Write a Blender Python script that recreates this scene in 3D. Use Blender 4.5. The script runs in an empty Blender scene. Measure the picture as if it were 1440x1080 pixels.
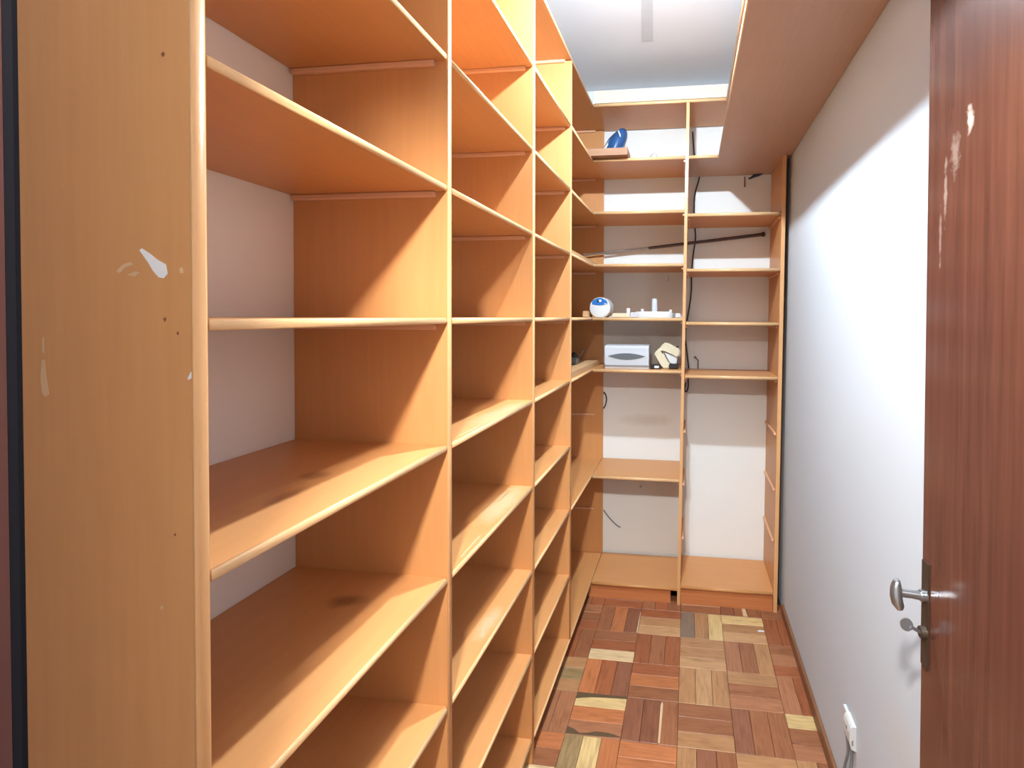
import bpy, math, random
from mathutils import Vector, Matrix
random.seed(7)
scene = bpy.context.scene
col = scene.collection

# ------------------------------------------------------------------ camera
EYE = 1.572
YAW, PITCH, ROLL = 0.1292, 0.0160, 0.0046
cam_data = bpy.data.cameras.new('camera')
cam = bpy.data.objects.new('camera', cam_data)
col.objects.link(cam)
F = Vector((-math.sin(YAW)*math.cos(PITCH), math.cos(YAW)*math.cos(PITCH), -math.sin(PITCH)))
R0 = Vector((math.cos(YAW), math.sin(YAW), 0))
U0 = R0.cross(F)
R = R0*math.cos(ROLL) + U0*math.sin(ROLL)
U = -R0*math.sin(ROLL) + U0*math.cos(ROLL)
m = Matrix.Identity(4)
for i in range(3):
    m[i][0], m[i][1], m[i][2] = R[i], U[i], -F[i]
m[2][3] = EYE
cam.matrix_world = m
cam_data.sensor_fit = 'HORIZONTAL'
cam_data.sensor_width = 36
cam_data.lens = 700.97/1440*36
cam_data.shift_x = -(878.31-720)/1440
cam_data.shift_y = -(540-456.84)/1440
cam_data.clip_start = 0.02
scene.camera = cam

# ------------------------------------------------------------------ light
BULB = 2900.0          # closet bulb, emission strength
HALL = 1050.0          # hallway pendant, emission strength
world = bpy.data.worlds.new('hall_ambient')  # even ambient fill added for the hall, entering by the doorway
scene.world = world
world.use_nodes = True
bg = world.node_tree.nodes['Background']
bg.inputs[0].default_value = (1.0, 0.95, 0.88, 1)
bg.inputs[1].default_value = 0.45
scene.view_settings.view_transform = 'Standard'
scene.view_settings.look = 'None'
scene.view_settings.gamma = 1
scene.view_settings.exposure = 1.0
scene.view_settings.use_curve_mapping = False

# ------------------------------------------------------------------ materials
def new_mat(name):
    mt = bpy.data.materials.new(name)
    mt.use_nodes = True
    nt = mt.node_tree
    return mt, nt, nt.nodes['Principled BSDF']

def mix_rgb(nt, fac, a, b, mode='MIX'):
    n = nt.nodes.new('ShaderNodeMix')
    n.data_type = 'RGBA'; n.blend_type = mode
    for sock, v in ((n.inputs[0], fac), (n.inputs[6], a), (n.inputs[7], b)):
        if isinstance(v, bpy.types.NodeSocket): nt.links.new(v, sock)
        elif isinstance(v, (int, float)): sock.default_value = v
        else: sock.default_value = (*v[:3], 1)
    return n.outputs[2]

def noise(nt, vec, scale, detail=4, rough=.55):
    n = nt.nodes.new('ShaderNodeTexNoise')
    n.inputs['Scale'].default_value = scale
    n.inputs['Detail'].default_value = detail
    n.inputs['Roughness'].default_value = rough
    if vec is not None: nt.links.new(vec, n.inputs['Vector'])
    return n.outputs[0]

def vmul(nt, vec, s, add=(0, 0, 0)):
    n = nt.nodes.new('ShaderNodeMapping')
    n.inputs['Scale'].default_value = s
    n.inputs['Location'].default_value = add
    nt.links.new(vec, n.inputs['Vector'])
    return n.outputs[0]

def ramp(nt, v, lo, hi):
    n = nt.nodes.new('ShaderNodeMapRange')
    n.inputs[1].default_value = lo; n.inputs[2].default_value = hi
    nt.links.new(v, n.inputs[0])
    return n.outputs[0]

def position(nt):
    return nt.nodes.new('ShaderNodeNewGeometry').outputs['Position']

def blob(nt, centre, size, warp=0.25, freq=18):
    """soft mask with a ragged outline around a place on a surface"""
    pos = position(nt)
    s = tuple(1/v for v in size)
    q = vmul(nt, pos, s, tuple(-c*k for c, k in zip(centre, s)))
    ln = nt.nodes.new('ShaderNodeVectorMath'); ln.operation = 'LENGTH'
    nt.links.new(q, ln.inputs[0])
    nz = noise(nt, pos, freq, 5)
    a = nt.nodes.new('ShaderNodeMath'); a.operation = 'MULTIPLY_ADD'
    nt.links.new(nz, a.inputs[0]); a.inputs[1].default_value = warp*4
    nt.links.new(ln.outputs['Value'], a.inputs[2])
    return ramp(nt, a.outputs[0], 1.0+warp*2, 0.35+warp*2)

def bump(nt, bsdf, h, strength, dist=.002):
    b = nt.nodes.new('ShaderNodeBump')
    b.inputs['Strength'].default_value = strength
    b.inputs['Distance'].default_value = dist
    nt.links.new(h, b.inputs['Height'])
    nt.links.new(b.outputs[0], bsdf.inputs['Normal'])

def wood(name, dark, light, axis, rough=.38, spec=.45, blotches=()):
    mt, nt, b = new_mat(name)
    pos = position(nt)
    st = [26, 26, 26]; st['xyz'.index(axis)] = 1.6
    grain = noise(nt, vmul(nt, pos, st), 3.0, 5, .6)
    cloud = noise(nt, pos, 2.2, 3)
    c = mix_rgb(nt, ramp(nt, grain, .2, .8), dark, light)
    c = mix_rgb(nt, ramp(nt, cloud, .35, .7), c, mix_rgb(nt, .16, c, (dark[0]*.8, dark[1]*.72, dark[2]*.65)))
    for cen, size, colr, amt in blotches:
        k = blob(nt, cen, size)
        mm = nt.nodes.new('ShaderNodeMath'); mm.operation = 'MULTIPLY'
        nt.links.new(k, mm.inputs[0]); mm.inputs[1].default_value = amt
        c = mix_rgb(nt, mm.outputs[0], c, colr)
    nt.links.new(c, b.inputs['Base Color'])
    b.inputs['Roughness'].default_value = rough
    b.inputs['Specular IOR Level'].default_value = spec
    bump(nt, b, grain, .06, .0006)
    return mt

def plain(name, c, rough=.5, metal=0, spec=.5, vary=.06):
    mt, nt, b = new_mat(name)
    nz = noise(nt, position(nt), 22, 4)
    cc = mix_rgb(nt, nz, tuple(v*(1-vary) for v in c), tuple(min(1, v*(1+vary)) for v in c))
    nt.links.new(cc, b.inputs['Base Color'])
    b.inputs['Roughness'].default_value = rough
    b.inputs['Metallic'].default_value = metal
    b.inputs['Specular IOR Level'].default_value = spec
    return mt

def plaster(name, c, stains=()):
    mt, nt, b = new_mat(name)
    pos = position(nt)
    cl = noise(nt, pos, 1.7, 4)
    cc = mix_rgb(nt, cl, tuple(v*.965 for v in c), c)
    for cen, size, colr, amt in stains:
        k = blob(nt, cen, size, .3, 9)
        mm = nt.nodes.new('ShaderNodeMath'); mm.operation = 'MULTIPLY'
        nt.links.new(k, mm.inputs[0]); mm.inputs[1].default_value = amt
        cc = mix_rgb(nt, mm.outputs[0], cc, colr)
    nt.links.new(cc, b.inputs['Base Color'])
    b.inputs['Roughness'].default_value = .8
    b.inputs['Specular IOR Level'].default_value = .2
    bump(nt, b, noise(nt, pos, 160, 3), .12, .001)
    return mt

def glow(name, c, strength):
    mt, nt, b = new_mat(name)
    b.inputs['Base Color'].default_value = (.9, .9, .9, 1)
    b.inputs['Emission Color'].default_value = (*c, 1)
    b.inputs['Emission Strength'].default_value = strength
    return mt

WD, WL = (.59, .282, .106), (.65, .320, .126)
M = {
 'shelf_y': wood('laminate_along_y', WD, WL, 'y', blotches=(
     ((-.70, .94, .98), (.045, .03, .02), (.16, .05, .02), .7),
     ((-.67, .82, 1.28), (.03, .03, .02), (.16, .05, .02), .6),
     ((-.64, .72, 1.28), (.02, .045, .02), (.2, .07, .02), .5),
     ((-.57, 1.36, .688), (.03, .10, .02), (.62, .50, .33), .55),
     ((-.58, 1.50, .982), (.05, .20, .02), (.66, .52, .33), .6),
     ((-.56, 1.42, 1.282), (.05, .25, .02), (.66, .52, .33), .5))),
 'shelf_x': wood('laminate_along_x', WD, WL, 'x'),
 'panel': wood('laminate_upright', WD, WL, 'z', rough=.42),
 'edge': wood('edge_banding', (.66, .36, .16), (.72, .41, .19), 'z', rough=.3),
 'edge_y': wood('edge_banding_along_y', (.70, .44, .22), (.76, .50, .27), 'y', rough=.3),
 'edge_x': wood('edge_banding_along_x', (.70, .44, .22), (.76, .50, .27), 'x', rough=.3),
 'overhead': wood('overhead_laminate', (.49, .305, .215), (.54, .345, .25), 'y', rough=.4),
 'burn': plain('charred_gap', (.10, .062, .030), .8),
 'sliver': plain('pale_sliver', (.62, .46, .27), .6),
 'fascia': wood('pale_fascia', (.56, .50, .41), (.62, .56, .47), 'x', rough=.5),
 'cleat': wood('cleat_wood', (.72, .42, .26), (.78, .48, .31), 'x', rough=.5),
 'plinth': wood('plinth_wood', (.50, .17, .06), (.60, .23, .085), 'x', rough=.45),
 'loose': wood('raw_board', (.58, .36, .18), (.70, .46, .26), 'y', rough=.6),
 'loose_x': wood('brown_board', (.36, .19, .11), (.44, .25, .15), 'x', rough=.6),
 'base': wood('baseboard_wood', (.19, .085, .042), (.28, .135, .068), 'y', rough=.45),
 'jamb': wood('jamb_wood', (.060, .024, .022), (.08, .034, .030), 'z', rough=.7, spec=.1),
 'gap_dark': plain('dark_gap', (.006, .006, .008), .9, spec=.02),
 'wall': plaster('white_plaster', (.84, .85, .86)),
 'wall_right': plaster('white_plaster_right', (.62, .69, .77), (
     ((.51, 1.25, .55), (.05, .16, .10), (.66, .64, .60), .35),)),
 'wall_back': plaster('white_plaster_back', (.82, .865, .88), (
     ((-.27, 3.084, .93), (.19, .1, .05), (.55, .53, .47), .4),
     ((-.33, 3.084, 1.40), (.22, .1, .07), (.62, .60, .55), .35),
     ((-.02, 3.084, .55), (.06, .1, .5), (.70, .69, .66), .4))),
 'ceiling': plaster('ceiling_paint', (.74, .81, .90)),
 'streak': plain('streak_grey', (.56, .62, .69), .7),
 'sub': plain('subfloor', (.05, .03, .02), .9),
 'hall': plain('hall_floor', (.30, .16, .08), .5),
 'plastic': plain('white_plastic', (.66, .70, .73), .3, vary=.02),
 'plastic2': plain('pale_grey_plastic', (.57, .62, .69), .35, vary=.02),
 'cream': plain('cream_plastic', (.68, .64, .48), .35, vary=.03),
 'lens': plain('grey_translucent_plastic', (.13, .15, .17), .25),
 'blue': plain('blue_window', (.03, .17, .52), .15),
 'bluebag': plain('blue_bag', (.02, .09, .26), .35, vary=.3),
 'clear': plain('clear_wrap', (.66, .72, .80), .15),
 'black': plain('black_plastic', (.012, .012, .014), .4),
 'cable': plain('black_cable', (.015, .017, .018), .5),
 'cable_grey': plain('grey_cable', (.20, .225, .24), .5),
 'rod': plain('brown_rod', (.060, .032, .028), .3),
 'rod_metal': plain('steel_rod', (.30, .31, .33), .3, metal=.8),
 'steel': plain('brushed_steel', (.42, .46, .50), .28, metal=.9),
 'brass': plain('aged_lock', (.075, .055, .04), .4, metal=.5),
 'chip': plain('bare_chip', (.80, .80, .82), .7),
 'chip2': plain('faint_chip', (.66, .44, .26), .6),
 'dot': plain('dark_dot', (.22, .08, .03), .6),
 'residue': plain('tape_residue', (.50, .38, .22), .8, vary=.2),
 'navy': plain('navy_plastic', (.015, .025, .07), .4),
 'bulb': glow('lit_bulb', (.82, .93, 1.0), BULB),
 'pendant': glow('lit_globe', (1.0, .94, .86), HALL),
 'glassgrey': plain('smoky_glass', (.55, .58, .56), .15),
}
# varnished door: streaky mahogany
mt, nt, b = new_mat('varnished_door')
pos = position(nt)
g = noise(nt, vmul(nt, pos, (10, 22, .9)), 2.4, 6, .62)
g2 = noise(nt, vmul(nt, pos, (3, 6, .35)), 1.5, 3)
c = mix_rgb(nt, ramp(nt, g, .3, .7), (.075, .026, .019), (.15, .060, .040))
c = mix_rgb(nt, ramp(nt, g2, .4, .65), c, (.11, .040, .027))
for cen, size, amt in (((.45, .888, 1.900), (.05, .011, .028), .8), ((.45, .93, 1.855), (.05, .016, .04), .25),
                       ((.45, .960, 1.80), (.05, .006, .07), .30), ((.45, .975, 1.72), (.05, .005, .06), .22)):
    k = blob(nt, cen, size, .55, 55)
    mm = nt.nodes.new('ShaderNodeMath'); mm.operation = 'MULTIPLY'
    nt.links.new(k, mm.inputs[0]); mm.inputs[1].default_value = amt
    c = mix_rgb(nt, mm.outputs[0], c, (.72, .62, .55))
nt.links.new(c, b.inputs['Base Color'])
b.inputs['Roughness'].default_value = .20
b.inputs['Specular IOR Level'].default_value = .8
bump(nt, b, g, .10, .0008)
M['door'] = mt
# parquet: each strip carries its own tone (object colour), grain along its length
mt, nt, b = new_mat('parquet_wood')
oi = nt.nodes.new('ShaderNodeObjectInfo')
tc = nt.nodes.new('ShaderNodeTexCoord')
ofs = nt.nodes.new('ShaderNodeVectorMath'); ofs.operation = 'ADD'
rnd = nt.nodes.new('ShaderNodeCombineXYZ')
sc_ = nt.nodes.new('ShaderNodeMath'); sc_.operation = 'MULTIPLY'; sc_.inputs[1].default_value = 40
nt.links.new(oi.outputs['Random'], sc_.inputs[0])
for i in range(3): nt.links.new(sc_.outputs[0], rnd.inputs[i])
nt.links.new(tc.outputs['Object'], ofs.inputs[0]); nt.links.new(rnd.outputs[0], ofs.inputs[1])
g = noise(nt, vmul(nt, ofs.outputs[0], (5, 60, 60)), 2.0, 6, .62)
g3 = noise(nt, vmul(nt, ofs.outputs[0], (6, 22, 20)), 2.0, 3)
c = mix_rgb(nt, ramp(nt, g, .28, .72), mix_rgb(nt, 1.0, oi.outputs['Color'], (.68, .62, .60), 'MULTIPLY'), oi.outputs['Color'])
c = mix_rgb(nt, ramp(nt, g3, .52, .75), c, mix_rgb(nt, 1.0, c, (.72, .68, .66), 'MULTIPLY'))
nt.links.new(c, b.inputs['Base Color'])
b.inputs['Roughness'].default_value = .38
b.inputs['Specular IOR Level'].default_value = .45
bump(nt, b, g, .15, .001)
M['parquet'] = mt

# ------------------------------------------------------------------ helpers
ORG = {}                                   # world position of every object's origin
def link(o, parent, where):
    col.objects.link(o)
    w = Vector(where)
    if parent is not None:
        o.parent = parent
        o.location = w - ORG[parent.name]
    else:
        o.location = w
    ORG[o.name] = w
    return o

def tag(o, label=None, cat=None, group=None, kind=None):
    for k, v in (('label', label), ('category', cat), ('group', group), ('kind', kind)):
        if v: o[k] = v
    return o

def thing(name, where, label, cat, group=None):
    o = bpy.data.objects.new(name, None)
    o.empty_display_size = .05
    return tag(link(o, None, where), label, cat, group)

def mesh(name, verts, faces, mat, parent=None, smooth=False, origin=None):
    vs = [Vector(v) for v in verts]
    if origin is None:
        lo = Vector([min(v[i] for v in vs) for i in range(3)])
        hi = Vector([max(v[i] for v in vs) for i in range(3)])
        origin = Vector(((lo.x+hi.x)/2, (lo.y+hi.y)/2, lo.z))
    origin = Vector(origin)
    me = bpy.data.meshes.new(name)
    me.from_pydata([v-origin for v in vs], [], faces)
    me.update()
    if isinstance(mat, (list, tuple)):
        for k in mat: me.materials.append(M[k])
    else:
        me.materials.append(M[mat])
    if smooth:
        for p in me.polygons: p.use_smooth = True
    o = bpy.data.objects.new(name, me)
    return link(o, parent, origin)

class MB:
    """collects simple solids into one mesh"""
    def __init__(s): s.v, s.f = [], []
    def add(s, v, f):
        n = len(s.v); s.v += [Vector(q) for q in v]; s.f += [tuple(i+n for i in q) for q in f]; return s
    def hexa(s, c8):                       # bottom 4 (ccw from above), top 4
        return s.add(c8, [(3,2,1,0),(4,5,6,7),(0,1,5,4),(1,2,6,5),(2,3,7,6),(3,0,4,7)])
    def box(s, x0, x1, y0, y1, z0, z1, bev=0):
        if bev <= 0:
            return s.hexa([(x0,y0,z0),(x1,y0,z0),(x1,y1,z0),(x0,y1,z0),(x0,y0,z1),(x1,y0,z1),(x1,y1,z1),(x0,y1,z1)])
        b = bev
        def ring(z, i): return [(x0+i,y0+i,z),(x1-i,y0+i,z),(x1-i,y1-i,z),(x0+i,y1-i,z)]
        v = ring(z0, b)+ring(z0+b, 0)+ring(z1-b, 0)+ring(z1, b)
        f = [(3,2,1,0),(12,13,14,15)]
        for k in range(3):
            for i in range(4):
                j = (i+1) % 4
                f.append((k*4+i, k*4+j, k*4+4+j, k*4+4+i))
        return s.add(v, f)
    def sweep(s, pts, radii, n=10, up=(0, 0, 1), squash=1.0, cap=True):
        pts = [Vector(p) for p in pts]
        if not hasattr(radii, '__len__'): radii = [radii]*len(pts)
        base = len(s.v); prev = None
        for i, p in enumerate(pts):
            d = (pts[min(i+1, len(pts)-1)]-pts[max(i-1, 0)]).normalized()
            if prev is None:
                a = Vector(up)
                if abs(d.dot(a)) > .95: a = Vector((1, 0, 0)) if abs(d.x) < .9 else Vector((0, 1, 0))
                a = (a-d*a.dot(d)).normalized()
            else:
                a = (prev-d*prev.dot(d)).normalized()
            prev = a; bb = d.cross(a)
            for k in range(n):
                t = 2*math.pi*k/n
                s.v.append(p+(a*math.cos(t)*squash+bb*math.sin(t))*radii[i])
        for i in range(len(pts)-1):
            for k in range(n):
                q = (k+1) % n
                s.f.append((base+i*n+k, base+i*n+q, base+(i+1)*n+q, base+(i+1)*n+k))
        if cap:
            s.f.append(tuple(base+k for k in reversed(range(n))))
            s.f.append(tuple(base+(len(pts)-1)*n+k for k in range(n)))
        return s
    def prism(s, poly, origin, ax, ay, depth_vec):
        o = Vector(origin); ax = Vector(ax); ay = Vector(ay); dv = Vector(depth_vec)
        n = len(poly)
        a = [o+ax*x+ay*y for x, y in poly]
        v = a+[q+dv for q in a]
        f = [tuple(range(n)), tuple(reversed(range(n, 2*n)))]
        for i in range(n):
            j = (i+1) % n
            f.append((j, i, n+i, n+j))
        return s.add(v, f)
    def sphere(s, c, rx, ry, rz, nu=16, nv=10, z_lo=-1.0, z_hi=1.0):
        c = Vector(c); base = len(s.v)
        t0, t1 = math.asin(z_lo), math.asin(z_hi)
        for i in range(nv+1):
            t = t0+(t1-t0)*i/nv
            for k in range(nu):
                a = 2*math.pi*k/nu
                s.v.append(c+Vector((rx*math.cos(t)*math.cos(a), ry*math.cos(t)*math.sin(a), rz*math.sin(t))))
        for i in range(nv):
            for k in range(nu):
                q = (k+1) % nu
                s.f.append((base+i*nu+k, base+i*nu+q, base+(i+1)*nu+q, base+(i+1)*nu+k))
        s.f.append(tuple(base+k for k in reversed(range(nu))))
        s.f.append(tuple(base+nv*nu+k for k in range(nu)))
        return s
    def turn(s, centre, rz=0, rx=0, ry=0):
        c = Vector(centre)
        mm = Matrix.Rotation(rz, 3, 'Z') @ Matrix.Rotation(ry, 3, 'Y') @ Matrix.Rotation(rx, 3, 'X')
        s.v = [c+mm @ (v-c) for v in s.v]; return s
    def build(s, name, mat, parent=None, smooth=False, origin=None):
        o = mesh(name, s.v, s.f, mat, parent, smooth, origin)
        if smooth:
            try:
                o.data.set_sharp_from_angle(angle=math.radians(40))
            except Exception: pass
        return o

# ------------------------------------------------------------------ dimensions
XF, XL = -.533, -.916                    # front plane and wall of the left run
D = [.495, 1.073, 1.686, 2.231]          # far faces of the four upright panels
YI, YB = 2.714, 3.084                    # front and wall of the back run
Z = {-5: .091, -4: .390, -3: .688, -2: .982, -1: 1.282, 0: 1.568, 1: 1.864, 2: 2.153, 3: 2.442, 4: 2.743}
T = .018
TB = .014                                # shelf boards of the left run
YW = .20                                 # inner face of the doorway wall
CZ = 2.98                                # ceiling
def wall_x(z): return .505+.0095*z       # the right wall leans out a little

# ------------------------------------------------------------------ room shell
def struct(o): return tag(o, kind='structure')
floor = struct(MB().box(XL-.1, .62, .0, YB+.1, -.06, -.012).build('floor', 'sub'))
tag(struct(MB().box(-1.6, 1.5, -1.4, .0, -.06, .0).build('floor_hall', 'hall')))
struct(MB().box(-1.6, 1.5, -1.4, YW-.12, 2.74, 2.80).build('ceiling_hall', 'ceiling'))
struct(MB().box(XL-.1, XL, YW-.12, YB, 0, CZ).build('wall_left', 'wall'))
struct(MB().box(XL-.1, .65, YB, YB+.1, 0, CZ).build('wall_back', 'wall_back'))
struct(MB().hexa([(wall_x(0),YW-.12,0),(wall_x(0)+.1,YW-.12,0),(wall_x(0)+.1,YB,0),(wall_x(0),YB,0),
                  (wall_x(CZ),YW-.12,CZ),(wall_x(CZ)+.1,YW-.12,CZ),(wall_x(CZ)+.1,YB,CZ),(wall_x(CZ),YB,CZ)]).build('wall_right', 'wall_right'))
wf = MB().box(XL-.1, -.335, YW-.12, YW, 0, CZ).box(.49, .65, YW-.12, YW, 0, CZ).box(-.335, .49, YW-.12, YW, 2.26, CZ)
struct(wf.build('wall_front', 'wall'))
struct(MB().box(XL-.1, .65, YW-.12, YB+.1, CZ, CZ+.08).build('ceiling', 'ceiling'))
struct(MB().box(wall_x(0)-.013, wall_x(0)+.0005, 1.12, YB-.38, 0, .056, .003).build('baseboard_right', 'base'))
j = struct(MB().box(-.335, -.327, YW-.12, YW, 0, 2.26).build('trim_1', 'jamb'))
MB().box(-.3275, -.3213, YW+.0002, YW+.0022, 0, 2.25).build('gap_strip', 'gap_dark', j)  # dark of the gap beside the jamb, painted as a near-black strip

# parquet strips ----------------------------------------------------
TX, TY, TS = -.034, 2.442, .21
def strip_mesh(length, width):
    key = (round(length, 3), round(width, 3))
    if key not in strip_mesh.cache:
        mb = MB(); a, b2 = length/2-.0006, width/2-.0006
        c = .0012
        mb.add([(-a,-b2,-.012),(a,-b2,-.012),(a,b2,-.012),(-a,b2,-.012),
                (-a,-b2,-c),(a,-b2,-c),(a,b2,-c),(-a,b2,-c),
                (-a+c,-b2+c,0),(a-c,-b2+c,0),(a-c,b2-c,0),(-a+c,b2-c,0)],
               [(8,9,10,11)]+[(i,(i+1)%4,4+(i+1)%4,4+i) for i in range(4)]+[(4+i,4+(i+1)%4,8+(i+1)%4,8+i) for i in range(4)])
        me = bpy.data.meshes.new('parquet_strip')
        me.from_pydata(mb.v, [], mb.f); me.update(); me.materials.append(M['parquet'])
        strip_mesh.cache[key] = me
    return strip_mesh.cache[key]
strip_mesh.cache = {}
BR=(.30,.125,.060); RB=(.33,.115,.050); DK=(.22,.090,.050); OR=(.46,.175,.070); TN=(.43,.235,.110); LT=(.50,.300,.150)
YE=(.62,.47,.22); CR=(.70,.55,.32); OL=(.30,.215,.105); GR=(.22,.165,.120); PK=(.38,.172,.088); PU=(.25,.105,.060)
TONES = {  # (column, row): tones, left to right for upright blocks, far to near for lying blocks
 (0,0):(GR,TN,YE),(0,-1):(TN,TN,LT),(0,-2):(TN,LT,TN),(0,-3):(BR,BR,TN),(0,-4):(TN,PU,BR),(0,1):(BR,TN,BR),
 (1,0):(YE,TN,LT),(1,-1):(PK,BR,TN),(1,-2):(TN,BR,PK),(1,-3):(PU,BR,BR),(1,-4):(TN,BR,BR),(1,1):(DK,BR,BR),
 (2,0):(RB,RB,BR),(2,-1):(BR,PK,RB),(2,-2):(PK,RB,RB),(2,-3):(YE,BR,PK),(2,-4):(TN,BR,BR),(2,1):(BR,RB,BR),
 (-1,0):(RB,TN,LT),(-1,-1):(RB,BR,RB),(-1,-2):(RB,OR,BR),(-1,-3):(PU,DK,BR),(-1,-4):(OR,OR,RB),(-1,1):(BR,RB,BR),
 (-2,0):(BR,OR,DK),(-2,-1):(BR,RB,CR),(-2,-2):(OR,RB,PU),(-2,-3):(YE,OR,PK),(-2,-4):(OL,YE,OR),(-2,1):(RB,BR,RB),
 (-3,0):(PK,BR,RB),(-3,-1):(BR,RB,BR),(-3,-2):(TN,OL,TN),(-3,-3):(RB,PK,PK),(-3,-4):(OR,BR,CR),(-3,1):(BR,BR,RB),
}
pool = (BR, RB, TN, BR, OR, PK, DK, RB, TN, LT, BR)
X_MAX, X_MIN, Y_MAX, Y_MIN = wall_x(0), -.64, 2.80, .02
for ci in range(-3, 3):
    for ri in range(-12, 2):
        x0, y0 = TX+TS*ci, TY+TS*ri
        tones = TONES.get((ci, ri)) or tuple(random.choice(pool) for _ in range(3))
        upright = (ci+ri) % 2 == 0
        for q in range(3):
            if upright: ax0, ax1, ay0, ay1 = x0+q*.07, x0+(q+1)*.07, y0, y0+TS
            else:       ax0, ax1, ay0, ay1 = x0, x0+TS, y0+TS-(q+1)*.07, y0+TS-q*.07
            ax0, ax1, ay0, ay1 = max(ax0, X_MIN), min(ax1, X_MAX), max(ay0, Y_MIN), min(ay1, Y_MAX)
            if ax1-ax0 < .012 or ay1-ay0 < .012: continue
            L, W = (ay1-ay0, ax1-ax0) if upright else (ax1-ax0, ay1-ay0)
            o = bpy.data.objects.new('parquet_strip', strip_mesh(L, W))
            t = tones[q]; k = random.uniform(1.08, 1.26)
            o.color = (t[0]*k, t[1]*k, t[2]*k, 1)
            if upright: o.rotation_euler.z = math.pi/2
            link(o, floor, ((ax0+ax1)/2, (ay0+ay1)/2, random.uniform(-.0006, .0006)))

def floor_patch(name, poly, mat):
    MB().prism(poly, (0, 0, .0006), (1, 0, 0), (0, 1, 0), (0, 0, .0005)).build(name, mat, floor)
floor_patch('broken_edge', [(-.454,2.022),(-.454,1.986),(-.430,1.993),(-.395,2.000),(-.33,2.006),(-.244,2.010),(-.244,2.022)], 'burn')
floor_patch('broken_edge', [(-.454,1.813),(-.36,1.815),(-.30,1.817),(-.244,1.822),(-.27,1.831),(-.305,1.836),(-.34,1.836),(-.37,1.826),(-.40,1.820),(-.425,1.836),(-.454,1.846)], 'burn')
floor_patch('pale_sliver', [(-.105,1.815),(-.098,1.815),(-.095,2.00),(-.100,2.015),(-.105,2.00)], 'sliver')
floor_patch('pale_sliver', [(-.252,2.445),(-.245,2.445),(-.245,2.62),(-.248,2.62)], 'sliver')
floor_patch('pale_sliver', [(.292,2.655),(.315,2.655),(.308,2.725),(.290,2.725)], 'sliver')
floor_patch('worn_spot', [(.352,2.534),(.380,2.536),(.384,2.546),(.360,2.549),(.350,2.543)], 'chip')

# ------------------------------------------------------------------ shelving: left run
def nose_y(name, x, y0, y1, zc, r, mat, parent, face=1):
    """half-round lipping along y on the face looking to +x"""
    n = 6; v = []
    for y in (y0, y1):
        for i in range(n+1):
            t = -math.pi/2+math.pi*i/n
            v.append((x-r*.7+math.cos(t)*r*.7*face, y, zc+math.sin(t)*r))
    f = [(i, n+1+i, n+2+i, i+1) for i in range(n)]
    f += [(0, n, 2*n+1, n+1), tuple(range(n+1)), tuple(reversed(range(n+1, 2*n+2)))]
    return mesh(name, v, f, mat, parent, True)
def nose_x(name, y, x0, x1, zc, r, mat, parent, z1=None):
    n = 6; v = []
    for x, zz in ((x0, zc), (x1, zc if z1 is None else z1)):
        for i in range(n+1):
            t = -math.pi/2+math.pi*i/n
            v.append((x, y+r*.7-math.cos(t)*r*.7, zz+math.sin(t)*r))
    f = [(i+1, n+2+i, n+1+i, i) for i in range(n)]
    f += [(n+1, 2*n+1, n, 0), tuple(reversed(range(n+1))), tuple(range(n+1, 2*n+2))]
    return mesh(name, v, f, mat, parent, True)
def nose_z(name, x, yc, z0, z1, r, mat, parent):
    n = 6; v = []
    for z in (z0, z1):
        for i in range(n+1):
            t = -math.pi/2+math.pi*i/n
            v.append((x-r*.5+math.cos(t)*r*.5, yc+math.sin(t)*r, z))
    f = [(i, i+1, n+2+i, n+1+i) for i in range(n)]
    f += [(n, 0, n+1, 2*n+1), tuple(reversed(range(n+1))), tuple(range(n+1, 2*n+2))]
    return mesh(name, v, f, mat, parent, True)

left = thing('shelving_unit', (-.72, 1.4, 0), 'long orange-brown wooden shelving unit along the left wall, four bays of open shelves', 'shelving')
def left_shelf(y0, y1, z, inset=.002):
    s = MB().box(XL+.002, XF-.0049-inset, y0+.0005, y1-.0005, z-TB, z).build('shelf', 'shelf_y', left)
    nose_y('edge_strip', XF-inset, y0+.003, y1-.005, z-TB/2, TB/2, 'edge_y', s)
    return s
def cleat_x(x0, x1, ya, yb, z, parent):
    return MB().box(x0, x1, ya, yb, z-TB-.013, z-TB-.0005, .002).build('cleat', 'cleat', parent)
def upright_panel(y, z0, z1, levels, name='divider'):
    p = MB().box(XL+.001, XF-.0045, y-T, y, z0, z1).build(name, 'panel', left)
    nose_z('edge_strip', XF, y-T/2, z0, z1, T/2, 'edge', p)
    for k in levels:
        cleat_x(XL+.004, XF-.030, y-T-.012, y-T+.0005, Z[k], p)
    return p
allz = [-4, -3, -2, -1, 0, 1, 2, 3, 4]
end = upright_panel(D[0], .0, Z[4]-T, [], 'side_panel')
upright_panel(D[1], .0, Z[4]-T, allz)
upright_panel(D[2], .0, Z[4]-T, allz)
upright_panel(D[3], Z[-5], Z[4]-T, allz)
LS = {}
for b_i in range(3):
    for k in [-5]+allz[:-1]:
        if k == -5 and b_i == 2: continue
        LS[(b_i, k)] = left_shelf(D[b_i], D[b_i+1]-T, Z[k])
base_board = left_shelf(D[2], YB-T, Z[-5], 0)
top_board = left_shelf(D[0]-T, YB-.001, Z[4], 0)
corner = MB().box(XL+.001, XF, YB-T, YB-.001, .0, Z[4]-T).build('end_panel', 'panel', left)
CORNER_LEVELS = [-3, -1, 0, 1, 2, 3]
for k in CORNER_LEVELS:
    left_shelf(D[3], YB-T, Z[k], 0)
for k in allz:
    cleat_x(XL+.004, XF-.050, YB-T-.012, YB-T+.0005, Z[k], corner)
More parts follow.
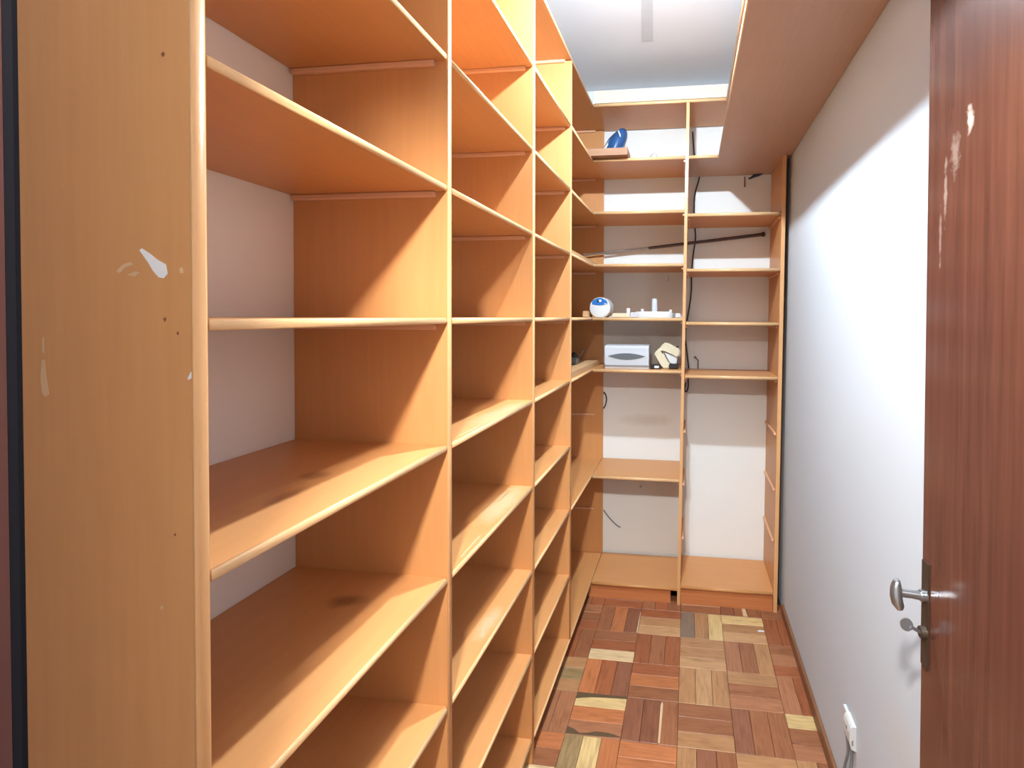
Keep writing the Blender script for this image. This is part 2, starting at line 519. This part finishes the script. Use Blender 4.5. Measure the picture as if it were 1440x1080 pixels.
for y0, y1 in ((D[0], D[1]-T), (D[1], D[2]-T), (D[2], YB-T)):
    MB().box(XF-.055, XF-.040, y0+.001, y1-.001, 0, Z[-5]-T-.0005).build('plinth', 'base', left)

# wear on the near side panel
def flat_patch(name, poly, plane_y, mat, parent):
    MB().prism(poly, (0, plane_y, 0), (1, 0, 0), (0, 0, 1), (0, -.0005, 0)).build(name, mat, parent)
yp = D[0]-T
flat_patch('paint_chip', [(-.601,1.643),(-.598,1.645),(-.588,1.639),(-.578,1.632),(-.568,1.627),(-.566,1.617),(-.571,1.612),(-.577,1.613),(-.584,1.620),(-.590,1.629)], yp, 'chip', end)
flat_patch('paint_chip', [(-.551,1.622),(-.548,1.624),(-.546,1.618),(-.550,1.617)], yp, 'chip2', end)
flat_patch('paint_chip', [(-.538,1.510),(-.5375,1.503),(-.542,1.501),(-.5415,1.504)], yp, 'chip', end)
flat_patch('scuff', [(-.731,1.520),(-.727,1.520),(-.725,1.498),(-.722,1.481),(-.727,1.478),(-.731,1.482),(-.733,1.499)], yp, 'chip2', end)
flat_patch('scuff', [(-.730,1.545),(-.728,1.546),(-.727,1.528),(-.730,1.528)], yp, 'chip2', end)
flat_patch('scuff', [(-.631,1.620),(-.622,1.628),(-.612,1.630),(-.610,1.627),(-.620,1.624),(-.626,1.618)], yp, 'chip2', end)
flat_patch('scuff', [(-.617,1.616),(-.606,1.620),(-.601,1.618),(-.607,1.614)], yp, 'chip2', end)
flat_patch('scuff', [(-.580,1.248),(-.577,1.250),(-.5755,1.247),(-.578,1.245)], yp, 'chip2', end)
for x, z, s in ((-.569,1.855,.0022), (-.570,1.567,.002), (-.554,1.552,.0016), (-.560,1.33,.0014)):
    flat_patch('dent', [(x-s,z),(x,z-s*1.4),(x+s,z+.0004),(x+.0004,z+s*1.3)], yp, 'dot', end)
# tape residue on the shelves of the second bay
def residue(poly, k, b_i=1):
    MB().prism(poly, (0, 0, Z[k]), (1, 0, 0), (0, 1, 0), (0, 0, .0004)).build('tape_residue', 'residue', LS[(b_i, k)])
residue([(-.547,1.43),(-.543,1.43),(-.545,1.52),(-.549,1.60),(-.556,1.60),(-.551,1.52)], -1)
residue([(-.552,1.14),(-.548,1.14),(-.546,1.21),(-.549,1.27),(-.553,1.25)], -1)
residue([(-.600,1.51),(-.597,1.51),(-.604,1.63),(-.576,1.638),(-.576,1.634),(-.600,1.625)], -2)
residue([(-.556,1.50),(-.551,1.495),(-.572,1.62),(-.577,1.62)], -2)
residue([(-.553,1.15),(-.549,1.15),(-.552,1.27),(-.557,1.27)], -2)
residue([(-.571,1.30),(-.556,1.297),(-.557,1.312),(-.564,1.318),(-.566,1.385),(-.551,1.392),(-.553,1.400),(-.572,1.396)], -3)

# ------------------------------------------------------------------ shelving: back run
back = thing('shelving_unit', (0, 2.9, 0), 'wooden shelving unit across the back wall, two bays with a slanted centre upright', 'shelving')
def div_x(z): return -.057+.0145*min(z, 1.2)+.0115*max(0, z-1.2)     # left face of the leaning upright
def stile_x(z): return .453+.0115*z                                  # inner face of the right stile
DT = .016
dv = MB().hexa([(div_x(0),YI+.004,0),(div_x(0)+DT,YI+.004,0),(div_x(0)+DT,YB-.05,0),(div_x(0),YB-.05,0),
                (div_x(Z[4]),YI+.004,Z[4]-T),(div_x(Z[4])+DT,YI+.004,Z[4]-T),(div_x(Z[4])+DT,YB-.05,Z[4]-T),(div_x(Z[4]),YB-.05,Z[4]-T)]).build('divider', 'panel', back)
ds = MB().hexa([(div_x(0),YI,0),(div_x(0)+DT,YI,0),(div_x(0)+DT,YI+.0035,0),(div_x(0),YI+.0035,0),
                (div_x(Z[4]),YI,Z[4]-T),(div_x(Z[4])+DT,YI,Z[4]-T),(div_x(Z[4])+DT,YI+.0035,Z[4]-T),(div_x(Z[4]),YI+.0035,Z[4]-T)]).build('edge_strip', 'edge', dv)
ST = .020
zt = Z[3]-T
sp = MB().hexa([(stile_x(0),YI+.004,0),(stile_x(0)+ST,YI+.004,0),(stile_x(0)+ST,YB-.002,0),(stile_x(0),YB-.002,0),
                (stile_x(zt),YI+.004,zt),(stile_x(zt)+ST,YI+.004,zt),(stile_x(zt)+ST,YB-.002,zt),(stile_x(zt),YB-.002,zt)]).build('side_panel', 'panel', back)
MB().hexa([(stile_x(0),YI,0),(stile_x(0)+ST,YI,0),(stile_x(0)+ST,YI+.0035,0),(stile_x(0),YI+.0035,0),
           (stile_x(zt),YI,zt),(stile_x(zt)+ST,YI,zt),(stile_x(zt)+ST,YI+.0035,zt),(stile_x(zt),YI+.0035,zt)]).build('edge_strip', 'edge', sp)
def back_shelf(x0, x1, z, name='shelf', nose_to=None, mat='shelf_x'):
    s = MB().box(x0+.0005, x1-.0005, YI+.0063, YB-.014, z-T, z).build(name, mat, back)
    nose_x('edge_strip', YI, x0+.002, (nose_to or x1)-.002, z-T/2, T/2, 'edge_x' if z > .2 else 'shelf_x', s)
    return s
for k in [-5, -3, -1, 0, 1, 2, 3]:
    back_shelf(XF, div_x(Z[k]), Z[k])
tb = back_shelf(XF, wall_x(Z[4])-.002, Z[4], nose_to=.186)
MB().box(XF+.006, .186, YI+.001, YI+.019, Z[4]+.0005, Z[4]+.070, .001).build('fascia', 'fascia', back)
RZ = {-5: .105, -1: 1.258, 0: 1.546, 1: 1.834, 2: 2.131, 3: Z[3]}
for k, z in RZ.items():
    back_shelf(div_x(z)+DT, stile_x(z) if k < 3 else wall_x(z)-.002, z, nose_to=None if k < 3 else .147, mat='shelf_x' if k < 3 else 'overhead')
# cleats on the stile and on both faces of the centre upright
for z in (.38, .655, .955, RZ[-1]-T, RZ[0]-T, RZ[1]-T, RZ[2]-T):
    x = stile_x(z)
    MB().box(x-.011, x+.0005, YI+.03, YB-.02, z-.014, z-.0005, .002).build('cleat', 'cleat', sp)
for k in (-3, -1, 0, 1, 2, 3):
    z = Z[k]-T; x = div_x(z)
    MB().box(x-.011, x+.0005, YI+.015, YB-.06, z-.014, z-.0005, .002).build('cleat', 'cleat', dv)
for z in (.36, .66, .95, RZ[-1]-T, RZ[0]-T, RZ[1]-T, RZ[2]-T):
    x = div_x(z)+DT
    MB().box(x-.0005, x+.011, YI+.03, YB-.06, z-.014, z-.0005, .002).build('cleat', 'cleat', dv)
MB().box(XF-.02, -.093, 2.728, 2.745, 0, Z[-5]-T-.0005).build('plinth', 'plinth', back)
MB().box(div_x(.05)+DT+.001, stile_x(0)-.001, 2.728, 2.745, 0, RZ[-5]-T-.0005).build('plinth', 'plinth', back)

# ------------------------------------------------------------------ overhead shelves on the right wall
def overhead(x_in, z, label):
    t = thing('overhead_shelf', (x_in+.18, 1.6, z-T), label, 'shelf', 'overhead shelves on the right wall')
    xw = wall_x(z)-.0015
    MB().box(x_in+.0063, xw, YW+.002, YI+.0055, z-T, z).build('board', 'overhead', t)
    n = nose_y('edge_strip', -x_in, YW+.002, YI-.0005, z-T/2, T/2, 'edge_y', t)
    # mirrored so that its round face looks to the corridor
    me = n.data
    for v in me.vertices: v.co.x = -v.co.x
    me.flip_normals()
    n.location.x = x_in+.0032-ORG[t.name].x
    return t
overhead(.147, Z[3], 'wide lower overhead shelf running along the right wall, brown underside')
overhead(.186, Z[4], 'upper overhead shelf above the wide one on the right wall, near the ceiling')

# ------------------------------------------------------------------ door
door = MB()
hx, hy, ex, ey = .474, YW+.005, .450, 1.022
dirv = Vector((ex-hx, ey-hy, 0)).normalized(); nrm = Vector((dirv.y, -dirv.x, 0))     # towards the wall
A = Vector((hx, hy, .008)); B = Vector((ex, ey, .008)); th = .034; HT = Vector((0, 0, 2.235))
d1 = struct(MB().hexa([A, A+nrm*th, B+nrm*th, B, A+HT, A+nrm*th+HT, B+nrm*th+HT, B+HT]).build('door_1', 'door'))
def on_door(s, out, z):                       # s: metres from the leading edge towards the hinge, out: off the face
    return B-dirv*s-nrm*out+Vector((0, 0, z-.008))
def door_box(s0, s1, o0, o1, z0, z1):
    return MB().hexa([on_door(s0,o0,z0),on_door(s1,o0,z0),on_door(s1,o1,z0),on_door(s0,o1,z0),
                      on_door(s0,o0,z1),on_door(s1,o0,z1),on_door(s1,o1,z1),on_door(s0,o1,z1)])
pl = door_box(.003, .027, 0.0, .003, .908, 1.108)
plate = pl.build('lock_plate', 'brass', d1)
hd = MB().sweep([on_door(.018,.002,1.045), on_door(.018,.012,1.045)], .011, 12)
hd.sweep([on_door(.018,.011,1.045), on_door(.018,.03,1.047), on_door(.018,.056,1.049)], [.008,.0075,.008], 12)
hd.sweep([on_door(.016,.050,1.071), on_door(.017,.054,1.069), on_door(.018,.056,1.058), on_door(.020,.057,1.045), on_door(.022,.055,1.032), on_door(.024,.050,1.023), on_door(.024,.047,1.021)],
         [.004,.0075,.0105,.011,.0105,.008,.004], 12)
hd.build('handle', 'steel', d1, True)
MB().sweep([on_door(.018,.002,.975), on_door(.018,.012,.975)], [.012,.011], 14).build('lock_cylinder', 'brass', d1, True)
key = thing('key', on_door(.018,.012,.96), 'small grey metal key stuck in the lock below the door handle', 'key')
kb = []
for i in range(14):
    a = 2*math.pi*i/14
    kb.append((.012*math.cos(a)*(1.0 if i % 2 else .96), .011*math.sin(a)))
ko = on_door(.018,.036,.988)
MB().prism(kb, ko-dirv*.001, -nrm, (.25*dirv.x, .25*dirv.y, 1), dirv*.0025).build('bow', 'steel', key)
MB().sweep([on_door(.018,.030,.985), on_door(.018,.0125,.976)], [.0055,.005], 8, squash=.6).build('blade', 'steel', key, True)

# ------------------------------------------------------------------ lamps
lamp = thing('ceiling_lamp', (-.14, 1.52, 2.68), 'bare round bulb in a white ceiling holder over the corridor', 'lamp')
MB().sweep([(-.14,1.52,CZ-.001),(-.14,1.52,CZ-.02),(-.14,1.52,CZ-.03)], [.05,.05,.035], 20).build('ceiling_rose', 'plastic', lamp, True)
MB().sweep([(-.14,1.52,CZ-.03),(-.14,1.52,2.83),(-.14,1.52,2.785)], [.006,.016,.018], 16).build('socket', 'plastic', lamp, True)
MB().sphere((-.14,1.52,2.73), .028, .028, .028, 16, 8, -1.0, -.05).build('bulb', 'bulb', lamp, True)
MB().sweep([(-.14,1.52,2.7286),(-.14,1.52,2.750),(-.14,1.52,2.775),(-.14,1.52,2.79)], [.0290,.028,.018,.014], 16).build('bulb_body', 'plastic', lamp, True)
pend = thing('pendant_lamp', (-.15, -.15, 2.27), 'round glass pendant lamp hanging in the hallway outside the door', 'lamp')
MB().sphere((-.15,-.15,2.35), .05, .05, .05, 16, 10).build('globe', 'pendant', pend, True)
MB().sweep([(-.15,-.15,2.395),(-.15,-.15,2.46)], .022, 14).build('socket', 'plastic', pend, True)
MB().sweep([(-.15,-.15,2.46),(-.15,-.15,2.72)], .004, 8).build('cord', 'cable', pend, True)
MB().sweep([(-.15,-.15,2.70),(-.15,-.15,2.74)], [.045,.05], 16).build('ceiling_rose', 'plastic', pend, True)
rw = thing('ceiling_streak', (-.2, 2.1, CZ-.005), 'added flat strip standing in for a darker streak along the white ceiling from the lamp', 'strip')  # invented flat strip; its grey stands in for a darker streak from the lamp
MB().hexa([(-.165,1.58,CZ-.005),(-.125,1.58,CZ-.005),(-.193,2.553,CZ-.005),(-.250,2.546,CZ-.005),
           (-.165,1.58,CZ-.0005),(-.125,1.58,CZ-.0005),(-.193,2.553,CZ-.0005),(-.250,2.546,CZ-.0005)]).build('streak_strip', 'streak', rw)

# ------------------------------------------------------------------ loose boards
def board(name, mat, corners, z, th, label, cat='board'):
    o = MB().prism(corners, (0, 0, z), (1, 0, 0), (0, 1, 0), (0, 0, th)).build(name, mat)
    return tag(o, label, cat)
board('loose_plank', 'loose', [(-.66,2.25),(-.552,2.24),(-.540,2.97),(-.575,3.045),(-.66,3.05)], Z[-1]+.0008, .026,
      'loose pale plank lying in the corner beside the white paper towel dispenser')
board('loose_plank', 'loose', [(-.64,2.26),(-.545,2.25),(-.535,3.00),(-.60,3.04),(-.65,3.04)], Z[1]+.0008, .018,
      'thin loose plank lying in the corner under the long rod')
board('loose_plank', 'loose_x', [(-.60,2.665),(-.335,2.665),(-.335,2.80),(-.60,2.80)], Z[3]+.0008, .038,
      'thick brown board jutting over the high shelf edge below the blue bag')

# ------------------------------------------------------------------ things on the shelves
# round toilet paper dispenser
zc = Z[0]+.0005
tp = thing('toilet_paper_dispenser', (-.50, 2.82, zc), 'round white toilet paper dispenser with a blue window on top', 'dispenser')
def drum(y0, y1, r, cx, cz, flat, n=36, inset=0):
    poly = []
    for i in range(n):
        a = 2*math.pi*i/n
        poly.append((cx+r*math.cos(a), max(cz+r*math.sin(a), flat)))
    return poly
cx, cz_, rr = -.500, zc+.0535, .0605
body = MB()
prof = [(2.775,.90),(2.762,.965),(2.768,1.0)]
def ring(y, k, n=40):
    out = []
    for i in range(n):
        a = 2*math.pi*i/n
        out.append(Vector((cx+rr*k*math.cos(a), y, max(cz_+rr*k*math.sin(a), zc))))
    return out
rings = [ring(2.760,.86), ring(2.763,.95), ring(2.772,1.0), ring(2.826,1.0), ring(2.828,.985), ring(2.832,.985), ring(2.834,1.0), ring(2.885,1.0)]
n = 40
body.v = [v for r_ in rings for v in r_]
for i in range(len(rings)-1):
    for k in range(n):
        q = (k+1) % n
        body.f.append((i*n+q, i*n+k, (i+1)*n+k, (i+1)*n+q))
body.f.append(tuple(range(n))); body.f.append(tuple((len(rings)-1)*n+k for k in reversed(range(n))))
body.build('body', 'plastic', tp, True)
win = [(x*rr, z*rr) for x, z in ((-.72,.34),(-.40,.27),(0,.24),(.40,.28),(.72,.36),(.70,.60),(.56,.74),(.27,.89),(0,.93),(-.27,.89),(-.56,.74),(-.70,.60))]
w_ = MB().prism([(cx+x, cz_+z) for x, z in win], (0, 2.7615, 0), (1, 0, 0), (0, 0, 1), (0, -.004, 0)).build('window', 'blue', tp)
MB().sweep([(cx-.010,2.7575,cz_+.038),(cx-.010,2.7545,cz_+.038)], .006, 10).build('keyhole', 'black', w_)
MB().sweep([(cx+.003,2.7575,cz_+.040),(cx+.003,2.754,cz_+.040)], .008, 12).build('button', 'plastic', w_)
MB().box(cx+.026, cx+.038, 2.755, 2.7575, cz_+.020, cz_+.026).build('logo', 'plastic', w_)
tag(MB().box(-.605, -.562, 2.80, 2.86, zc, zc+.036, .004).build('yellow_block', 'loose'), 'small yellowish block tucked behind the round dispenser', 'block')
tag(MB().box(-.430, -.338, 2.775, 2.85, zc, zc+.024, .003).build('cream_box', 'cream'), 'low cream plastic box beside the round toilet paper dispenser', 'box')
# white base with upright post and pegs
pb = thing('plastic_stand', (-.2, 2.82, zc), 'white plastic base with one tall post and short pegs on the shelf', 'stand')
disc = [( -.197+.108*math.cos(2*math.pi*i/32), 2.83+.052*math.sin(2*math.pi*i/32)) for i in range(32)]
disc2 = [(-.197+.095*math.cos(2*math.pi*i/32), 2.83+.045*math.sin(2*math.pi*i/32)) for i in range(32)]
db = MB()
n = 32
db.v = [Vector((x,y,zc)) for x,y in disc]+[Vector((x,y,zc+.022)) for x,y in disc]+[Vector((x,y,zc+.034)) for x,y in disc2]
for i in range(2):
    for k in range(n):
        q = (k+1) % n; db.f.append((i*n+k, i*n+q, (i+1)*n+q, (i+1)*n+k))
db.f.append(tuple(reversed(range(n)))); db.f.append(tuple(2*n+k for k in range(n)))
db.build('base', 'plastic', pb, True)
MB().sweep([(-.197,2.83,zc+.026),(-.197,2.83,zc+.060),(-.197,2.83,zc+.104),(-.197,2.83,zc+.107)], [.0175,.0165,.0155,.013], 18).build('post', 'plastic2', pb, True)
for x, y, h in ((-.265,2.812,.050),(-.105,2.825,.046),(-.296,2.835,.034)):
    MB().sweep([(x,y,zc+.008),(x,y,zc+h-.002),(x,y,zc+h)], [.0095,.009,.007], 14).build('peg', 'plastic', pb, True)
MB().box(-.330, -.290, 2.80, 2.85, zc, zc+.030, .003).build('clamp', 'plastic2', pb)
MB().box(-.094, -.080, 2.80, 2.85, zc, zc+.026, .003).build('end_cap', 'cable_grey', pb)
tag(MB().sweep([(-.3425,2.80,zc),(-.3425,2.80,zc+.05),(-.3425,2.80,zc+.053)], [.0105,.0105,.008], 16).build('plastic_tube', 'plastic', None, True), 'short white tube standing left of the plastic base', 'tube')
tag(MB().box(-.076, -.050, 2.775, 2.84, zc, zc+.025, .003).build('white_block', 'plastic'), 'small white block against the centre upright', 'block')

# paper towel dispenser
zt_ = Z[-1]+.0005
td = thing('paper_towel_dispenser', (-.345, 2.82, zt_), 'white paper towel dispenser with a grey lens-shaped slot', 'dispenser')
x0, x1 = -.470, -.222
prof = [(2.762,0),(2.756,.022),(2.752,.060),(2.754,.118),(2.760,.126),(2.772,.130),(2.870,.132),(2.870,0)]
v, f = [], []
for x in (x0, x0+.004, x1-.004, x1):
    k = .985 if x in (x0, x1) else 1.0
    for y, z in prof: v.append((x, 2.81+(y-2.81)*k, zt_+.066+(z-.066)*k))
n = len(prof)
for i in range(3):
    for k in range(n):
        q = (k+1) % n; f.append((i*n+q, i*n+k, (i+1)*n+k, (i+1)*n+q))
f.append(tuple(range(n))); f.append(tuple(3*n+k for k in reversed(range(n))))
mesh('body', v, f, 'plastic2', td)
MB().box(x0+.002, x1-.002, 2.7515, 2.7565, zt_+.017, zt_+.020).build('seam', 'cable_grey', td)
lens = []
for i in range(17):
    t = -1+2*i/16; lens.append((-.346+.106*t, zt_+.070-.0035*0+.017*(1-t*t)))
for i in range(1, 16):
    t = 1-2*i/16; lens.append((-.346+.106*t, zt_+.070-.019*(1-t*t)))
MB().prism(lens, (0, 2.7545, 0), (1, 0, 0), (0, 0, 1), (0, -.004, 0)).build('slot', 'lens', td)
# black box with label
bbx = thing('black_gadget', (-.186, 2.78, zt_), 'small black gadget with a white label beside the cream appliance', 'gadget')
gb = MB().box(-.215, -.157, 2.765, 2.80, zt_, zt_+.026, .005); gb.build('body', 'black', bbx)
MB().box(-.191, -.166, 2.762, 2.7655, zt_+.006, zt_+.019).build('label', 'plastic', bbx)
tag(MB().box(-.112, -.060, 2.775, 2.83, zt_, zt_+.030, .006).build('black_adapter', 'black'), 'black adapter half hidden behind the cream appliance next to the upright', 'adapter')
# cream folded appliance
ca = thing('folding_appliance', (-.12, 2.82, zt_), 'cream plastic appliance folded open, leaning at the centre upright', 'appliance')
def slab(poly, y, d, name, mat, parent, bev=.006):
    cxx = sum(p[0] for p in poly)/len(poly); czz = sum(p[1] for p in poly)/len(poly)
    inner = [(cxx+(x-cxx)*.88, czz+(z-czz)*.88) for x, z in poly]
    n = len(poly)
    v = [(x, y, z) for x, z in inner]+[(x, y+bev, z) for x, z in poly]+[(x, y+d-bev, z) for x, z in poly]+[(x, y+d, z) for x, z in inner]
    f = []
    for i in range(3):
        for k in range(n):
            q = (k+1) % n; f.append((i*n+q, i*n+k, (i+1)*n+k, (i+1)*n+q))
    f.append(tuple(range(n))); f.append(tuple(3*n+k for k in reversed(range(n))))
    return mesh(name, v, f, mat, parent, False)
o_ = zt_-1.294+.0002
lower = [(-.193,1.372),(-.190,1.385),(-.172,1.405),(-.160,1.408),(-.148,1.392),(-.118,1.335),(-.098,1.312),(-.097,1.300),(-.112,1.294),(-.142,1.2942),(-.156,1.310),(-.178,1.345)]
upper = [(-.168,1.404),(-.150,1.428),(-.131,1.442),(-.112,1.436),(-.058,1.408),(-.050,1.396),(-.052,1.368),(-.064,1.358),(-.092,1.372),(-.135,1.392),(-.152,1.395)]
tongue = [(-.140,1.388),(-.100,1.372),(-.064,1.360),(-.070,1.318),(-.080,1.312),(-.108,1.328)]
slab([(x, z+o_) for x, z in lower], 2.785, .050, 'lower_half', 'cream', ca)
slab([(x, z+o_) for x, z in upper], 2.790, .050, 'upper_half', 'cream', ca)
slab([(x, z+o_) for x, z in tongue], 2.800, .030, 'inner_plate', 'plastic', ca, .003)
MB().box(-.135, -.120, 2.80, 2.82, zt_+.144, zt_+.152, .002).build('button', 'black', ca)
MB().box(-.074, -.058, 2.80, 2.82, zt_+.118, zt_+.127, .002).build('button', 'black', ca)
MB().prism([(-.158,1.396),(-.148,1.393),(-.144,1.383),(-.148,1.380)], (0, 2.7835, o_), (1,0,0), (0,0,1), (0,-.001,0)).build('hinge_gap', 'black', ca)
# dark gadget in the corner
dk = thing('dark_gadget', (-.64, 2.70, Z[-1]+.0273), 'dark grey gadget with a thin lead sitting on the pale plank', 'gadget')
zz = Z[-1]+.0273
MB().box(-.658, -.612, 2.66, 2.74, zz, zz+.040, .008).build('body', 'cable_grey', dk)
MB().sphere((-.634,2.70,zz+.048), .020, .025, .018, 14, 8).build('dial', 'black', dk, True)
MB().sweep([(-.614,2.70,zz+.03),(-.600,2.71,zz+.045),(-.588,2.72,zz+.066),(-.578,2.73,zz+.078)], .0022, 8).build('lead', 'cable', dk, True)

# long rod lying across the back shelves
rd = thing('curtain_rod', (-.12, 3.04, 1.95), 'long dark brown rod leaning across the back wall behind the upright', 'rod')
pa, pb_, pc = Vector((-.655,3.035,1.953)), Vector((-.20,3.045,1.998)), Vector((.43,3.052,2.066))
MB().sweep([pa, pb_], .0058, 10).build('steel_tube', 'rod_metal', rd, True)
MB().sweep([pb_-(pc-pb_).normalized()*.05, pc], [.0085,.0105], 12).build('tube', 'rod', rd, True)
e = (pc-pb_).normalized()
MB().sweep([pc-e*.012, pc+e*.0, pc+e*.008, pc+e*.014], [.010,.0145,.0145,.006], 14).build('end_knob', 'black', rd, True)

# blue bag on the high shelf
zb = Z[3]+.0005
bag = thing('plastic_bag', (-.43, 2.86, zb), 'crumpled blue plastic bag with pale wrapping leaning on the high shelf', 'bag')
def blobby(c, ax, rx, ry, rz, seed, mat, name, n=18, m_=12, amp=.10):
    rg = random.Random(seed); ph = [rg.uniform(0, 6.3) for _ in range(6)]
    v, f = [], []
    ax = Vector(ax).normalized(); q = Vector((0, 0, 1)).rotation_difference(ax)
    for i in range(m_+1):
        t = -math.pi/2+math.pi*i/m_
        for k in range(n):
            a = 2*math.pi*k/n
            w = 1+amp*(math.sin(3*a+ph[0])*math.cos(2*t+ph[1])+.6*math.sin(5*a+4*t+ph[2]))
            p = Vector((rx*math.cos(t)*math.cos(a)*w, ry*math.cos(t)*math.sin(a)*w, rz*math.sin(t)))
            p = q @ p + Vector(c); p.z = max(p.z, zb); v.append(p)
    for i in range(m_):
        for k in range(n):
            qq = (k+1) % n; f.append((i*n+k, i*n+qq, (i+1)*n+qq, (i+1)*n+k))
    return mesh(name, v, f, mat, bag, True)
blobby((-.437,2.87,zb+.105), (.48,0,.88), .050, .055, .125, 3, 'bluebag', 'sack')
blobby((-.462,2.885,zb+.115), (.62,0,.78), .034, .05, .125, 5, 'clear', 'wrapping', amp=.16)
MB().sweep([(-.395,2.818,zb+.15),(-.399,2.814,zb+.165),(-.407,2.813,zb+.185)], [.003,.005,.003], 8).build('label', 'plastic', bag, True)
tag(MB().sphere((-.207,2.85,zb), .030, .030, .064, 18, 8, 0.0, 1.0).build('glass_dome', 'glassgrey', None, True), 'small grey dome on the high shelf right of the blue bag', 'dome')

# ------------------------------------------------------------------ wires and fittings
def wire(name, pts, r, mat, label, cat='cable'):
    # Catmull-Rom through the points
    P = [Vector(p) for p in pts]; out = []
    for i in range(len(P)-1):
        a, b_, c_, d_ = P[max(i-1, 0)], P[i], P[i+1], P[min(i+2, len(P)-1)]
        for s in range(5):
            t = s/5
            out.append(.5*((2*b_)+(c_-a)*t+(2*a-5*b_+4*c_-d_)*t*t+(3*b_-a-3*c_+d_)*t**3))
    out.append(P[-1])
    return tag(MB().sweep(out, r, 7).build(name, mat, None, True), label, cat)
yc = YB-.006
wire('black_cable', [(.012,yc,2.70),(.018,yc,2.62),(.026,yc,2.541),(.055,yc,2.437),(.030,yc,2.33),(.024,yc,2.25),(.026,yc,2.16),(.034,yc,2.053),(.020,yc,1.95),(.013,yc,1.85),(.010,yc,1.72),
     (-.006,yc,1.60),(-.020,yc,1.52),(-.023,yc,1.44),(-.010,yc,1.33),(-.002,yc,1.26),(-.006,yc,1.20),(-.004,yc,1.15),(-.014,yc,1.115),(-.026,yc,1.125),(-.020,yc,1.17)],
     .0042, 'cable', 'thin black cable running down the back wall right of the centre upright')
wire('cable_loop', [(-.531,yc,1.100),(-.516,yc,1.080),(-.512,yc,1.050),(-.520,yc,1.015),(-.531,yc,.997)], .004, 'cable', 'short dark cable loop poking out beside the corner panel')
wire('grey_wire', [(-.528,yc,.356),(-.505,yc,.325),(-.475,yc,.292),(-.445,yc,.265),(-.420,yc,.252)], .0035, 'cable_grey', 'thin grey wire curving on the white wall below the corner shelf')
tag(MB().sweep([(.325,YB-.002,2.42),(.325,YB-.004,2.39),(.326,YB-.002,2.357)], [.003,.004,.005], 8).build('nail', 'dot'), 'thin rusty nail in the back wall under the high right shelf', 'nail')
cl = thing('clip', (.38, 3.05, 2.40), 'dark navy clip hanging under the high right shelf by the corner', 'clip')
MB().prism([(.346,2.398),(.352,2.396),(.378,2.407),(.408,2.414),(.428,2.424),(.400,2.4235),(.372,2.421)], (0, 3.060, 0), (1,0,0), (0,0,1), (0,-.016,0)).build('body', 'navy', cl)
MB().sweep([(.345,3.054,2.398),(.353,3.052,2.404)], .005, 8).build('tip', 'black', cl)
hk = thing('wall_hook', (-.129, 3.08, 1.79), 'tiny white hook on the back wall above the plastic stand', 'hook')
MB().box(-.135, -.123, YB-.008, YB-.0005, 1.793, 1.806, .002).build('plate', 'plastic', hk)
MB().sweep([(-.129,YB-.007,1.804),(-.129,YB-.008,1.818),(-.130,YB-.006,1.828)], [.004,.003,.002], 8).build('pin', 'plastic', hk, True)
h2 = thing('wall_plug', (-.294, 3.08, .50), 'tiny white screw plug on the back wall under the corner shelf', 'plug')
MB().sweep([(-.294,YB-.0005,.512),(-.294,YB-.012,.512)], [.008,.006], 10).build('plug', 'plastic', h2, True)
tw = thing('twisted_wire', (.045, 3.07, RZ[-1]), 'short twisted dark wire end sticking up on the right shelf', 'wire')
MB().sweep([(.054,3.062,RZ[-1]+.001),(.053,3.062,RZ[-1]+.03),(.056,3.060,RZ[-1]+.05),(.046,3.06,RZ[-1]+.062),(.036,3.06,RZ[-1]+.070)], .0028, 7).build('strand', 'cable', tw, True)
MB().sphere((.036,3.06,RZ[-1]+.071), .007, .006, .006, 10, 6).build('blob', 'dot', tw, True)

# socket on the right wall with its cords
zs, ys = .345, 1.585
wx = wall_x(zs)-.0005
so = thing('wall_socket', (wx, ys, zs-.06), 'white wall socket with a plug, low on the right wall by the door', 'socket')
MB().box(wx-.010, wx, ys+.006, ys+.075, .276, .334, .003).build('plate', 'plastic', so)
pr = [(0,.338),(.010,.339),(.016,.332),(.020,.318),(.020,.288),(.014,.270),(.004,.265),(0,.265)]
ad = MB().prism([(-x, z) for x, z in pr], (wx-.0005, ys-.026, 0), (1,0,0), (0,0,1), (0,.062,0))
plug = ad.build('plug', 'plastic', so)
MB().box(wx-.014, wx-.010, ys-.0270, ys-.0255, .282, .298).build('slot', 'cable_grey', plug)
MB().box(wx-.0215, wx-.0195, ys-.002, ys+.006, .312, .321).build('slot', 'cable_grey', plug)
def cord(x, y, x2, y2, label, mat):
    wire('power_cord', [(x,y,.2665),(x+.004,y+.004,.215),(x2,y2,.14),(x2,y2+.01,.06),(x2-.01,y2+.06,.0065)], .0045, mat, label)
cord(wx-.012, ys+.024, wx-.012, ys+.050, 'dark grey power cord hanging from the wall socket plug', 'cable_grey')
cord(wx-.010, ys-.004, wx-.010, ys+.004, 'second grey cord hanging from the near end of the wall socket', 'cable_grey')
